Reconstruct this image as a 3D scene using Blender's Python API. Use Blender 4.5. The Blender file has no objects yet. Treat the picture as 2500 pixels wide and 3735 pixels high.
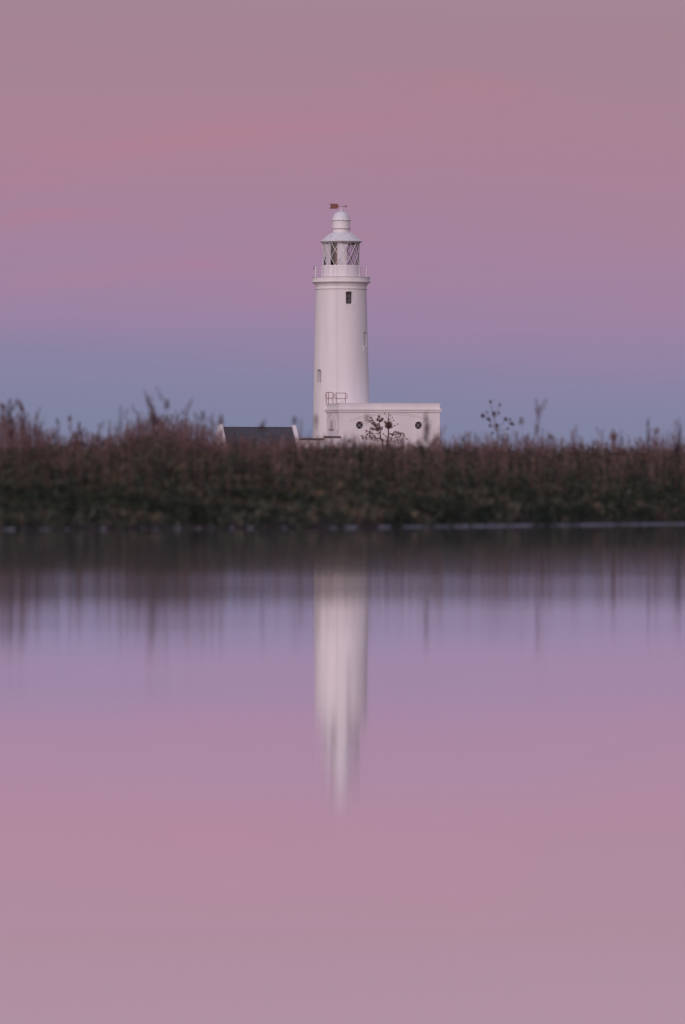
import bpy, math, random
import numpy as np
from mathutils import Vector, noise
random.seed(7); rng = np.random.default_rng(7)
sc = bpy.context.scene
col = sc.collection
R = math.radians

# ------------------------------------------------------------------ camera
F = 20754.0          # focal length in pixels of the 2500 x 3735 frame (200 mm lens)
HOR = 1798.0         # row of the horizon
CAMZ = 0.52          # camera just above the lagoon
cam_d = bpy.data.cameras.new('camera')
cam = bpy.data.objects.new('camera', cam_d); col.objects.link(cam)
cam.location = (0, 0, CAMZ)
cam.rotation_euler = (R(90) - math.atan((1867.5 - HOR) / F), 0, 0)
cam_d.sensor_fit = 'VERTICAL'; cam_d.sensor_height = 36.0; cam_d.sensor_width = 24.1
cam_d.lens = 36.0 * F / 3735.0
cam_d.clip_start = 0.3; cam_d.clip_end = 30000
cam_d.dof.use_dof = True; cam_d.dof.focus_distance = 575
cam_d.dof.aperture_fstop = 1.7
sc.camera = cam

# ------------------------------------------------------------------ sky, afterglow, exposure
def lin(c):
    return tuple((x / 255 / 12.92 if x / 255 <= .04045 else ((x / 255 + .055) / 1.055) ** 2.4) for x in c)
w = bpy.data.worlds.new('World'); sc.world = w; w.use_nodes = True
nt = w.node_tree; N = nt.nodes; L = nt.links; N.clear()
def nd(t, **k):
    n = N.new(t)
    for a, b in k.items(): setattr(n, a, b)
    return n
def mathn(op, a, b=None, c=None):
    n = nd('ShaderNodeMath', operation=op)
    for i, v in enumerate((a, b, c)):
        if v is None: continue
        if isinstance(v, (int, float)): n.inputs[i].default_value = v
        else: L.new(v, n.inputs[i])
    return n.outputs[0]
tc = nd('ShaderNodeTexCoord'); sp = nd('ShaderNodeSeparateXYZ'); L.new(tc.outputs['Generated'], sp.inputs[0])
X, Y, Z = sp.outputs
# broad uneven edge of the belt of twilight
mp = nd('ShaderNodeMapping'); mp.inputs['Scale'].default_value = (9, 9, 60); L.new(tc.outputs['Generated'], mp.inputs[0])
n1 = nd('ShaderNodeTexNoise'); n1.inputs['Scale'].default_value = 1.5; n1.inputs['Detail'].default_value = 3; L.new(mp.outputs[0], n1.inputs[0])
zz = mathn('ADD', Z, mathn('MULTIPLY', mathn('SUBTRACT', n1.outputs[0], 0.5), 0.013))
zz = mathn('MULTIPLY_ADD', X, 0.028, zz)
ramp = nd('ShaderNodeValToRGB'); ramp.color_ramp.interpolation = 'B_SPLINE'
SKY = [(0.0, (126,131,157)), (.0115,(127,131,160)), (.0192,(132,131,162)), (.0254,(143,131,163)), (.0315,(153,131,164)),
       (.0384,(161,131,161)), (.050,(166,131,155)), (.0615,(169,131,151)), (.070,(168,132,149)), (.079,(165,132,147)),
       (.090,(162,133,147)), (.13,(176,143,160)), (.2,(174,147,164)), (.4,(156,148,168)), (1.0,(120,130,160))]  # stops above the view are lightened so the water mirrors a brighter sky
ZM = 1.0
# work on sqrt(z) so that the stops near the horizon are well spaced
zs = mathn('SQRT', mathn('MAXIMUM', zz, 0.0))
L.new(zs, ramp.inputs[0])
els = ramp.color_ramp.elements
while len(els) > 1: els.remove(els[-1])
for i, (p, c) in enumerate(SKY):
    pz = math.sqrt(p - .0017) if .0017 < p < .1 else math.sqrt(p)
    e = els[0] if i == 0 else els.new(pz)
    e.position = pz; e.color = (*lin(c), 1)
# thin pink streaks of cloud
mp2 = nd('ShaderNodeMapping'); mp2.inputs['Scale'].default_value = (22, 22, 170); mp2.inputs['Rotation'].default_value = (0, R(-2.5), 0)
mp2.inputs['Location'].default_value = (2.3, 0, 1.1)
L.new(tc.outputs['Generated'], mp2.inputs[0])
n2 = nd('ShaderNodeTexNoise'); n2.inputs['Scale'].default_value = 1.0; n2.inputs['Detail'].default_value = 4; n2.inputs['Roughness'].default_value = .45
L.new(mp2.outputs[0], n2.inputs[0])
band = nd('ShaderNodeMapRange'); band.inputs['From Min'].default_value = .52; band.inputs['From Max'].default_value = .75
L.new(n2.outputs[0], band.inputs[0])
lo = nd('ShaderNodeMapRange'); lo.inputs['From Min'].default_value = .024; lo.inputs['From Max'].default_value = .05; L.new(Z, lo.inputs[0])
hi = nd('ShaderNodeMapRange'); hi.inputs['From Min'].default_value = .09; hi.inputs['From Max'].default_value = .072; L.new(Z, hi.inputs[0])
def gauss(v, c0, wd): q = mathn('DIVIDE', mathn('SUBTRACT', v, c0), wd); return mathn('POWER', 2.718, mathn('MULTIPLY', mathn('MULTIPLY', q, q), -1.0))
ztl = mathn('MULTIPLY_ADD', X, -.13, Z)
wisp = None
for zc, xc, wz, wx, am in ((.0630, -.022, .0036, .030, .34), (.0556, -.056, .0030, .018, .22), (.0470, -.060, .0020, .016, .45), (.0398, -.030, .0018, .045, .25), (.0665, .010, .0028, .020, .32)):
    g_ = mathn('MULTIPLY', mathn('MULTIPLY', gauss(ztl, zc - xc * .13 - .0, wz), gauss(X, xc, wx)), am)
    wisp = g_ if wisp is None else mathn('ADD', wisp, g_)
fr_n = nd('ShaderNodeMapRange'); fr_n.inputs['From Min'].default_value = .35; fr_n.inputs['From Max'].default_value = .62; L.new(n2.outputs[0], fr_n.inputs[0])
front = mathn('GREATER_THAN', Y, 0.0)
wisp = mathn('MULTIPLY', mathn('MULTIPLY', wisp, front), mathn('MULTIPLY_ADD', fr_n.outputs[0], .7, .3))
cf = mathn('MULTIPLY', mathn('MULTIPLY', band.outputs[0], lo.outputs[0]), mathn('MULTIPLY', hi.outputs[0], 0.25))
mix = nd('ShaderNodeMix', data_type='RGBA'); L.new(mathn('MINIMUM', mathn('ADD', cf, wisp), 1.0), mix.inputs['Factor']); L.new(ramp.outputs[0], mix.inputs['A'])
mix.inputs['B'].default_value = (*lin((182,126,144)), 1)
# the side where the sun has set (behind the camera, to the left) is brighter and warmer
GX, GY = -.36, -.93
dt = mathn('ADD', mathn('MULTIPLY', X, GX), mathn('MULTIPLY', Y, GY))
gl = nd('ShaderNodeMapRange', interpolation_type='SMOOTHSTEP'); gl.inputs['From Min'].default_value = -.2; gl.inputs['From Max'].default_value = 1.0; L.new(dt, gl.inputs[0])
gz = nd('ShaderNodeMapRange', interpolation_type='SMOOTHSTEP'); gz.inputs['From Min'].default_value = .7; gz.inputs['From Max'].default_value = 0.0; L.new(Z, gz.inputs[0])
gf = mathn('MULTIPLY', mathn('MULTIPLY', gl.outputs[0], gz.outputs[0]), 0.9)
mix2 = nd('ShaderNodeMix', data_type='RGBA'); L.new(gf, mix2.inputs['Factor']); L.new(mix.outputs['Result'], mix2.inputs['A'])
mix2.inputs['B'].default_value = (.84, .57, .55, 1)
bg = nd('ShaderNodeBackground'); L.new(mix2.outputs['Result'], bg.inputs[0]); bg.inputs[1].default_value = 1.0
out = nd('ShaderNodeOutputWorld'); L.new(bg.outputs[0], out.inputs[0])

sun_d = bpy.data.lights.new('sun', 'SUN'); sun_d.energy = 2.0; sun_d.color = (1.0, .83, .86); sun_d.angle = R(70)
sun = bpy.data.objects.new('sun', sun_d); col.objects.link(sun)
sun.rotation_euler = Vector((GX * 1.0, GY, .14)).to_track_quat('Z', 'Y').to_euler()

sc.view_settings.view_transform = 'Standard'; sc.view_settings.look = 'None'
sc.view_settings.exposure = 0; sc.view_settings.gamma = 1
sc.cycles.max_bounces = 8; sc.cycles.transparent_max_bounces = 16
sc.cycles.use_denoising = True

# ------------------------------------------------------------------ helpers
def material(name, color, rough=.6, metal=0.0, var=0.0, scale=3.0, dark=None, bump=0.0, stretch=(1,1,1), spec=.3):
    m = bpy.data.materials.new(name); m.use_nodes = True
    t = m.node_tree; b = t.nodes['Principled BSDF']
    b.inputs['Base Color'].default_value = (*color, 1); b.inputs['Roughness'].default_value = rough
    b.inputs['Metallic'].default_value = metal; b.inputs['Specular IOR Level'].default_value = spec
    if var or bump or dark:
        c = t.nodes.new('ShaderNodeTexCoord'); mpp = t.nodes.new('ShaderNodeMapping'); mpp.inputs['Scale'].default_value = stretch
        t.links.new(c.outputs['Object'], mpp.inputs[0])
        n = t.nodes.new('ShaderNodeTexNoise'); n.inputs['Scale'].default_value = scale; n.inputs['Detail'].default_value = 6
        t.links.new(mpp.outputs[0], n.inputs[0])
        r = t.nodes.new('ShaderNodeValToRGB'); e = r.color_ramp.elements
        e[0].position = .3; e[1].position = .7
        d = dark or tuple(x * (1 - var) for x in color)
        e[0].color = (*d, 1); e[1].color = (*color, 1)
        t.links.new(n.outputs[0], r.inputs[0]); t.links.new(r.outputs[0], b.inputs['Base Color'])
        if bump:
            bp = t.nodes.new('ShaderNodeBump'); bp.inputs['Distance'].default_value = bump; bp.inputs['Strength'].default_value = .6
            t.links.new(n.outputs[0], bp.inputs['Height']); t.links.new(bp.outputs[0], b.inputs['Normal'])
    return m
def tint_material(name, rough=.8, trans=0.0):
    m = bpy.data.materials.new(name); m.use_nodes = True
    t = m.node_tree; b = t.nodes['Principled BSDF']
    a = t.nodes.new('ShaderNodeAttribute'); a.attribute_name = 'tint'
    t.links.new(a.outputs['Color'], b.inputs['Base Color']); b.inputs['Roughness'].default_value = rough
    b.inputs['Specular IOR Level'].default_value = .15
    return m

def mk(name, V, Fc, mat, parent=None, smooth=False, tint=None, autosmooth=None):
    me = bpy.data.meshes.new(name)
    if isinstance(V, np.ndarray):
        nv, nf = len(V), len(Fc); k = Fc.shape[1]
        me.vertices.add(nv); me.vertices.foreach_set('co', V.astype(np.float32).ravel())
        me.loops.add(nf * k); me.loops.foreach_set('vertex_index', Fc.astype(np.int32).ravel())
        me.polygons.add(nf); me.polygons.foreach_set('loop_start', np.arange(nf, dtype=np.int32) * k)
        me.update(calc_edges=True)
    else:
        me.from_pydata([tuple(v) for v in V], [], Fc); me.update()
    if mat: me.materials.append(mat)
    if smooth: me.polygons.foreach_set('use_smooth', [True] * len(me.polygons))
    if tint is not None:
        at = me.attributes.new('tint', 'FLOAT_COLOR', 'FACE'); c4 = np.ones((len(tint), 4), np.float32); c4[:, :3] = tint
        at.data.foreach_set('color', c4.ravel())
    if autosmooth is not None:
        me.polygons.foreach_set('use_smooth', [True] * len(me.polygons))
        me.set_sharp_from_angle(angle=R(autosmooth))
    o = bpy.data.objects.new(name, me); col.objects.link(o)
    if parent: o.parent = parent
    return o
def tag(o, label=None, cat=None, group=None, kind=None):
    if label: o['label'] = label
    if cat: o['category'] = cat
    if group: o['group'] = group
    if kind: o['kind'] = kind
    return o
def thing(name, loc, rz, label, cat, group=None):
    o = bpy.data.objects.new(name, None); col.objects.link(o); o.location = loc; o.rotation_euler = (0, 0, rz)
    return tag(o, label, cat, group)
class MB:
    def __init__(s): s.V = []; s.F = []
    def add(s, V, Fc):
        k = len(s.V); s.V += [Vector(v) for v in V]; s.F += [tuple(i + k for i in f) for f in Fc]; return s
    def box(s, x0, x1, y0, y1, z0, z1):
        return s.add([(x0,y0,z0),(x1,y0,z0),(x1,y1,z0),(x0,y1,z0),(x0,y0,z1),(x1,y0,z1),(x1,y1,z1),(x0,y1,z1)],
                     [(0,3,2,1),(4,5,6,7),(0,1,5,4),(1,2,6,5),(2,3,7,6),(3,0,4,7)])
    def tube(s, pts, r0, r1=None, n=6, cap=True):
        r1 = r0 if r1 is None else r1; pts = [Vector(p) for p in pts]; V = []; Fc = []; m = len(pts)
        for i, p in enumerate(pts):
            d = (pts[min(i+1, m-1)] - pts[max(i-1, 0)]).normalized()
            a = d.orthogonal().normalized() if abs(d.z) < .98 else Vector((1,0,0)); a = (a - d * a.dot(d)).normalized(); b = d.cross(a)
            r = r0 + (r1 - r0) * i / max(1, m - 1)
            for j in range(n):
                t = 2 * math.pi * j / n; V.append(p + a * math.cos(t) * r + b * math.sin(t) * r)
        for i in range(m - 1):
            for j in range(n):
                k = (j + 1) % n; Fc.append((i*n+j, i*n+k, (i+1)*n+k, (i+1)*n+j))
        if cap: Fc += [tuple(range(n))[::-1], tuple((m-1)*n + j for j in range(n))]
        return s.add(V, Fc)
    def lathe(s, prof, n=96, cap=True, cx=0, cy=0):
        V = []; Fc = []; m = len(prof)
        for r, z in prof:
            for j in range(n):
                t = 2 * math.pi * j / n; V.append((cx + r * math.cos(t), cy + r * math.sin(t), z))
        for i in range(m - 1):
            for j in range(n):
                k = (j + 1) % n; Fc.append((i*n+j, i*n+k, (i+1)*n+k, (i+1)*n+j))
        if cap: Fc += [tuple(range(n))[::-1], tuple((m-1)*n + j for j in range(n))]
        return s.add(V, Fc)
    def ring(s, prof, n=96, cx=0, cy=0):     # closed profile turned round z
        V = []; Fc = []; m = len(prof)
        for r, z in prof:
            for j in range(n):
                t = 2 * math.pi * j / n; V.append((cx + r * math.cos(t), cy + r * math.sin(t), z))
        for i in range(m):
            ii = (i + 1) % m
            for j in range(n):
                k = (j + 1) % n; Fc.append((i*n+j, i*n+k, ii*n+k, ii*n+j))
        return s.add(V, Fc)
    def prism(s, poly, y0, y1):               # polygon in x,z extruded along y
        n = len(poly); V = [(x, y0, z) for x, z in poly] + [(x, y1, z) for x, z in poly]
        Fc = [tuple(range(n)), tuple(range(n, 2*n))[::-1]] + [(i, i + n, (i+1) % n + n, (i+1) % n) for i in range(n)]
        return s.add(V, Fc)
    def build(s, name, mat, parent=None, **k): return mk(name, s.V, s.F, mat, parent, **k)
def arch_poly(x0, x1, z0, z1, rise, n=8):
    p = [(x0, z0), (x1, z0)]
    for i in range(n + 1):
        t = i / n; x = x1 + (x0 - x1) * t; p.append((x, z1 - rise + rise * (1 - (2*t - 1) ** 2)))
    return p
def cut(target, cutters):
    for c in cutters:
        md = target.modifiers.new('cut', 'BOOLEAN'); md.operation = 'DIFFERENCE'; md.object = c; md.solver = 'EXACT'
    bpy.context.view_layer.update()
    dg = bpy.context.evaluated_depsgraph_get()
    me = bpy.data.meshes.new_from_object(target.evaluated_get(dg))
    target.modifiers.clear(); target.data = me
    for c in cutters: bpy.data.objects.remove(c)
def fix_normals(o):
    import bmesh
    b = bmesh.new(); b.from_mesh(o.data); bmesh.ops.recalc_face_normals(b, faces=b.faces); b.to_mesh(o.data); b.free()

# ------------------------------------------------------------------ materials
white = material('white_masonry_paint', (.85, .83, .845), .62, var=.10, scale=1.1, stretch=(1, 1, .12))
white2 = material('white_metal_paint', (.82, .80, .82), .45, var=.05, scale=3)
dome_m = material('pale_roof_paint', (.76, .78, .82), .38, var=.05, scale=3)
wallm = material('white_render', (.85, .82, .84), .7, var=.10, scale=.8, stretch=(1, 1, .3))
line_m = material('weathered_joint', (.42, .33, .33), .8, var=.2, scale=4)
glassd = material('dark_window_glass', (.02, .022, .03), .08, spec=.5)
brown = material('brown_vane_metal', (.20, .085, .07), .5, metal=.2, var=.2, scale=5)
copper = material('copper_lens_housing', (.62, .21, .10), .8, metal=0, var=.25, scale=3)
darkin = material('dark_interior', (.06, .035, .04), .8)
maroon = material('maroon_rail_paint', (.27, .07, .09), .5)
slate = material('blue_grey_slate', (.095, .10, .12), .55, var=.35, scale=3.5)
leadm = material('dark_flat_roof_felt', (.07, .06, .065), .8)
louv = material('louvre_paint', (.55, .50, .52), .6)
glass = bpy.data.materials.new('clear_lantern_glass'); glass.use_nodes = True
t = glass.node_tree; t.nodes.clear()
tr = t.nodes.new('ShaderNodeBsdfTransparent'); tr.inputs[0].default_value = (.86, .86, .88, 1)
gg = t.nodes.new('ShaderNodeBsdfGlossy'); gg.inputs['Roughness'].default_value = .03
mx = t.nodes.new('ShaderNodeMixShader'); mx.inputs[0].default_value = .04; oo = t.nodes.new('ShaderNodeOutputMaterial')
t.links.new(tr.outputs[0], mx.inputs[1]); t.links.new(gg.outputs[0], mx.inputs[2]); t.links.new(mx.outputs[0], oo.inputs[0])

# ------------------------------------------------------------------ ground and water
def shore(u):    # distance of the water's edge along the direction u = x / y
    px = np.asarray(u) * F + 1250
    yd = np.interp(px, [-2500, 0, 800, 1250, 2500, 5000], [1943, 1931, 1926, 1924, 1910, 1890])
    return CAMZ * F / (yd - HOR)
def hn(x, y, s, seed=0.0):
    return noise.noise(Vector((x * s + seed, y * s, seed * .37)))
def ground_z(x, y):
    t = y - float(shore(x / y))
    z = float(np.interp(t, [-60, -6, 0, .4, 4, 14, 30, 45, 60, 120, 300, 480, 30000], [-1.2, -.35, -.02, .05, .15, .35, .65, .90, 1.05, 1.6, 2.3, 2.5, 2.5]))
    if t > .5: z += .10 * hn(x, y, .35, 3.1) * min(1, t / 3)
    return z
us = np.concatenate([[-3, -1.5, -.7, -.3, -.16], np.linspace(-.1, .1, 121), [.16, .3, .7, 1.5, 3]])
ts = np.concatenate([[-60, -20, -6], np.linspace(-2, 60, 94), [70, 90, 130, 200, 300, 480, 700, 1500, 5000, 20000]])
V = []; Fc = []
for t_ in ts:
    for u in us:
        y = float(shore(max(-.12, min(.12, u)))) + t_
        V.append((u * y, y, ground_z(max(-.12, min(.12, u)) * y, y)))
nu = len(us)
for i in range(len(ts) - 1):
    for j in range(nu - 1): Fc.append((i*nu+j, i*nu+j+1, (i+1)*nu+j+1, (i+1)*nu+j))
ground_m = material('dark_marsh_soil', (.055, .045, .035), .9, var=.5, scale=2.5, bump=.05)
g = mk('ground', V, Fc, ground_m, smooth=True); tag(g, kind='structure', label='dark marsh soil rising from the lagoon to the shingle spit')
# bed of the lagoon
bed = mk('lagoon_bed', [(-900, -300, -1.3), (900, -300, -1.3), (900, 130, -1.3), (-900, 130, -1.3)], [(0, 1, 2, 3)], ground_m); tag(bed, kind='structure')

wm = bpy.data.materials.new('still_lagoon_water'); wm.use_nodes = True
t = wm.node_tree; t.nodes.clear()
def tn(ty, **k):
    n = t.nodes.new(ty)
    for a, b in k.items(): setattr(n, a, b)
    return n
tcw = tn('ShaderNodeTexCoord')
def wnoise(scale, sx, sy, det):
    mpw = tn('ShaderNodeMapping'); mpw.inputs['Scale'].default_value = (sx, sy, 1); mpw.inputs['Rotation'].default_value = (0, 0, R(4))
    t.links.new(tcw.outputs['Object'], mpw.inputs[0])
    nn = tn('ShaderNodeTexNoise'); nn.inputs['Scale'].default_value = scale; nn.inputs['Detail'].default_value = det
    t.links.new(mpw.outputs[0], nn.inputs[0]); return nn.outputs[0]
def wbump(h, dist, nrm=None):
    b = tn('ShaderNodeBump'); b.inputs['Strength'].default_value = 1; b.inputs['Distance'].default_value = dist
    t.links.new(h, b.inputs['Height'])
    if nrm: t.links.new(nrm, b.inputs['Normal'])
    return b.outputs[0]
def slope(h, k):
    m1 = tn('ShaderNodeMath', operation='SUBTRACT'); t.links.new(h, m1.inputs[0]); m1.inputs[1].default_value = .5
    m2 = tn('ShaderNodeMath', operation='MULTIPLY'); t.links.new(m1.outputs[0], m2.inputs[0]); m2.inputs[1].default_value = k
    return m2.outputs[0]
def addn(a, b):
    m1 = tn('ShaderNodeMath', operation='ADD'); t.links.new(a, m1.inputs[0]); t.links.new(b, m1.inputs[1]); return m1.outputs[0]
# long low swells lying across the view, and finer ripples on top of them
sy = addn(slope(wnoise(1.0, .05, 1.3, 2), .0170), slope(wnoise(1.0, .5, 4.2, 2), .0065))
sx = slope(wnoise(1.3, .6, 2.0, 1), .009)
cb = tn('ShaderNodeCombineXYZ'); t.links.new(sx, cb.inputs[0]); t.links.new(sy, cb.inputs[1]); cb.inputs[2].default_value = 1
vn = tn('ShaderNodeVectorMath', operation='NORMALIZE'); t.links.new(cb.outputs[0], vn.inputs[0]); nrm = vn.outputs[0]
gl = tn('ShaderNodeBsdfGlossy', distribution='BECKMANN'); gl.inputs['Color'].default_value = (1, 1, 1, 1)
gl.inputs['Roughness'].default_value = .05
t.links.new(nrm, gl.inputs['Normal'])
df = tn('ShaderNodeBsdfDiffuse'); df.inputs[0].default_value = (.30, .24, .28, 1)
fz = tn('ShaderNodeFresnel'); fz.inputs['IOR'].default_value = 1.33
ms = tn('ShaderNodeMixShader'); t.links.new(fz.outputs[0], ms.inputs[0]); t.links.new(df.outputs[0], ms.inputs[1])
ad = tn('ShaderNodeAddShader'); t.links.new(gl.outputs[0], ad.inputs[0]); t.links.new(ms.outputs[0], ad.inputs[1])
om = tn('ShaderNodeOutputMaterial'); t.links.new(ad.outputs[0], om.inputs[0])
water = mk('water', [(-900, -300, 0), (900, -300, 0), (900, 125, 0), (-900, 125, 0)], [(0, 1, 2, 3)], wm)
tag(water, label='calm lagoon reflecting pink sky and the white tower', kind='structure')

# ------------------------------------------------------------------ lighthouse
DL = 580.0; S = DL / F
ox, oz = (1245 - 1250) * S, 2.45
def ly(y): return CAMZ + (HOR - y) * S - oz       # pixel row -> height above the lighthouse's base
lh = thing('lighthouse', (ox, DL, oz), 0, 'tall round white lighthouse with lantern room and gallery behind the reeds', 'lighthouse')
def lr(l): return [(r * S, ly(y)) for r, y in l]
shaft_prof = [(105, 1756), (103, 1600), (102, 1470), (100.3, 1380), (99, 1318), (97, 1241), (94.6, 1150), (93.4, 1090), (92.6, 1044)]
sh = MB().lathe([(r * S, (0 if y == 1756 else ly(y))) for r, y in shaft_prof], 128).build('tower_shaft', white, lh)
fix_normals(sh)
# window recesses: (angle from the camera axis in degrees, + to the right; left row, right..., y top, y bottom, width px, rise)
wins = [(18.2, 1066, 1111, 25, 2.0), (66, 1210, 1263, 25, 6), (-54, 1348, 1400, 26, 6)]
cutters = []
def wpt(ang, rad, lx, z):     # a point in the frame of a window: rad outwards from the axis, lx to its right
    a = R(ang); n = Vector((math.sin(a), -math.cos(a), 0)); tt = Vector((math.cos(a), math.sin(a), 0))
    return n * rad + tt * lx + Vector((0, 0, z))
def wprism(poly, ang, r0, r1):
    n = len(poly); V = [wpt(ang, r0, x, z) for x, z in poly] + [wpt(ang, r1, x, z) for x, z in poly]
    Fc = [tuple(range(n)), tuple(range(n, 2*n))[::-1]] + [(i, i + n, (i+1) % n + n, (i+1) % n) for i in range(n)]
    return V, Fc
wdepth = .50
for ang, y0, y1, wd, rise in wins:
    rs = np.interp((y0 + y1) / 2, [1044, 1090, 1150, 1241, 1318, 1380, 1470], [92.6, 93.4, 94.6, 97, 99, 100.3, 102]) * S
    hw = wd * S / 2
    V, Fc = wprism(arch_poly(-hw, hw, ly(y1), ly(y0), rise * S), ang, rs - wdepth, rs + .6)
    c = mk('cutter', V, Fc, None, lh); fix_normals(c); cutters.append(c)
# plinth-like surrounds stand 3 cm proud
cut(sh, cutters)
sh.data.materials.clear(); sh.data.materials.append(white)
sh.data.polygons.foreach_set('use_smooth', [True] * len(sh.data.polygons)); sh.data.set_sharp_from_angle(angle=R(28))
for i, (ang, y0, y1, wd, rise) in enumerate(wins):
    rs = np.interp((y0 + y1) / 2, [1044, 1090, 1150, 1241, 1318, 1380, 1470], [92.6, 93.4, 94.6, 97, 99, 100.3, 102]) * S
    hw = wd * S / 2; zb, zt = ly(y1), ly(y0)
    fr = MB(); r0, r1 = rs - wdepth + .01, rs - wdepth + .07
    for a, b, c, d in ((-hw, -hw+.045, zb, zt - rise*S), (hw-.045, hw, zb, zt - rise*S), (-hw+.045, hw-.045, zb, zb+.05), (-hw+.045, hw-.045, zt-.09-rise*S, zt-rise*S)):
        V, Fc = wprism([(a, c), (b, c), (b, d), (a, d)], ang, r0, r1); fr.add(V, Fc)
    dk = i == 0
    win = fr.build('window', glassd if dk else white2, lh)
    V, Fc = wprism([(-hw+.04, zb+.04), (hw-.04, zb+.04), (hw-.04, zt-.05-rise*S*.6), (-hw+.04, zt-.05-rise*S*.6)], ang, r0 + .005, r0 + .03)
    mk('pane', V, Fc, glassd, win)
    # sill and apron
    V, Fc = wprism([(-hw-.10, zb-.10), (hw+.10, zb-.10), (hw+.10, zb-.003), (-hw-.10, zb-.003)], ang, rs - .35, rs + .06)
    mk('sill', V, Fc, white, win)
    V, Fc = wprism([(-hw-.08, zb-.52), (hw+.08, zb-.52), (hw+.08, zb-.103), (-hw-.08, zb-.103)], ang, rs - .3, rs + .035)
    mk('apron', V, Fc, white, win)
    if i == 0:
        ob = MB()
        for sx in (-.15, .13):
            for z0, z1 in ((zb+.12, zb+.50), (zb+.60, zb+.98)):
                pts = [(sx + .065 * math.cos(q), (z0+z1)/2 + ((z1-z0)/2) * math.sin(q)) for q in np.linspace(0, 2*math.pi, 15)]
                ob.tube([wpt(ang, r1 + .01, x, z) for x, z in pts], .012, n=4, cap=False)
        ob.build('glazing_ornament', louv, win)
fillet = MB().ring(lr([(92, 1056.5), (94.6, 1056), (94.6, 1052.5), (92, 1052)]), 96).build('string_course', white, lh, autosmooth=30)
MB().ring(lr([(92, 1058.2), (93.4, 1058), (93.4, 1056.9), (92, 1056.7)]), 96).build('string_course_joint', line_m, lh, autosmooth=30)
cor = MB().ring(lr([(88, 1046), (93.8, 1045), (94.2, 1043), (95.5, 1040), (98.5, 1036), (102, 1033), (103.5, 1031.8), (106.3, 1031), (106.3, 1027.6), (104.6, 1026.8), (104.2, 1015),
        (105.2, 1014.4), (105.2, 1012.6), (60, 1012), (60, 1046)]), 128).build('gallery_cornice', white, lh, autosmooth=25)
gr = MB(); gr.ring(lr([(104.75, 1013.6), (105.6, 1013.3), (105.6, 1012.2), (104.75, 1012)]), 96); gr.ring(lr([(105.8, 1032.2), (106.9, 1031.9), (106.9, 1030.9), (105.8, 1030.7)]), 96)
gr.build('cornice_joint', line_m, lh, autosmooth=30)
# gallery railing
rail_r = 96.5
def polar(r, deg, y, S_=S): a = R(deg); return Vector((r * S_ * math.sin(a), -r * S_ * math.cos(a), ly(y)))
rl = MB()
for yy in (978, 989, 1000):
    rl.tube([polar(rail_r, q, yy) for q in range(0, 361, 7)], .011, n=4, cap=False)
rlo = rl.build('gallery_railing', white2, lh)
for k in range(12):
    p = polar(rail_r, 13.5 + 30 * k, 1012); q = polar(rail_r, 13.5 + 30 * k, 975.5)
    b = MB(); b.tube([p, q], .045, .036, n=8); b.lathe([(.055, q.z - .02), (.062, q.z + .03), (.03, q.z + .08)], 8, cx=q.x, cy=q.y)
    b.build('post', white2, rlo)
b = MB().tube([polar(100.5, -80, 985), polar(100.5, -80, 972)], .03, n=6).build('lamp_bracket', darkin, lh)
# lantern room
MB().lathe(lr([(69, 1012), (69, 973.5), (70.3, 973), (70.3, 970.5), (58, 970.3)]), 72).build('lantern_wall', white2, lh, autosmooth=25)
sm = MB()
for a in (-72, -42, -12, 18, 48, 78):
    p0, p1 = polar(69.4, a, 1011), polar(69.4, a, 974); MB().tube([p0, p1], .012, n=4).build('wall_seam', louv, lh)
a0 = -34.0
rows = [882.5, 912.2, 941.2, 970.5]
gzr = 67.8
glz = MB().ring(lr([(66.5, 971), (68.8, 971), (68.8, 969), (66.5, 969)]), 48)
glt = MB().ring(lr([(66.5, 884), (68.8, 884), (68.8, 882), (66.5, 882)]), 48)
glzo = glz.build('lantern_glazing', white2, lh, autosmooth=30); glt.build('head_ring', white2, glzo, autosmooth=30)
barme = {}
for k in range(12):
    for sgn in (1, -1):
        pts = []
        for i in range(4):
            pts.append(polar(gzr, a0 + 30 * k + sgn * 15 * i, rows[i]))
        gb_ = MB().tube(pts, .030, n=4, cap=True).build('glazing_bar', white2, glzo)
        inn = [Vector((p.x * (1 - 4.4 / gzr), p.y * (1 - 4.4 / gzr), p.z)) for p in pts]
        MB().tube(inn, .026, n=4, cap=True).build('glazing_bar', darkin, glzo)  # added dark copy inside each bar, its colour imitating the far bars in shade
for k in range(12):
    for j in (0, 1):
        ac = a0 + 30 * k + 15 * (j % 2)
        P = [polar(gzr - .6, ac, rows[j]), polar(gzr - .6, ac + 15, rows[j+1]), polar(gzr - .6, ac, rows[j+2]), polar(gzr - .6, ac - 15, rows[j+1])]
        mk('pane', P, [(0, 1, 2, 3)], glass, glzo)
    ac = a0 + 30 * k
    mk('pane', [polar(gzr-.6, ac, rows[0]), polar(gzr-.6, ac + 30, rows[0]), polar(gzr-.6, ac + 15, rows[1])], [(0, 1, 2)], glass, glzo)
    ac = a0 + 30 * k + 15
    mk('pane', [polar(gzr-.6, ac, rows[3]), polar(gzr-.6, ac + 30, rows[3]), polar(gzr-.6, ac + 15, rows[2])], [(0, 1, 2)], glass, glzo)
def arc_panel(b, r, q0, q1, ya, yb, th=.04, n=10):
    V = []; Fc = []
    for i in range(n + 1):
        q = q0 + (q1 - q0) * i / n
        for rr in (r, r - th / S):
            for y in (ya, yb): V.append(polar(rr, q, y))
    for i in range(n):
        a, c = 4*i, 4*(i+1)
        Fc += [(a, c, c+1, a+1), (a+2, a+3, c+3, c+2), (a, a+2, c+2, c), (a+1, c+1, c+3, a+3)]
    Fc += [(0, 1, 3, 2), (4*n, 4*n+2, 4*n+3, 4*n+1)]
    b.add(V, Fc)
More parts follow.
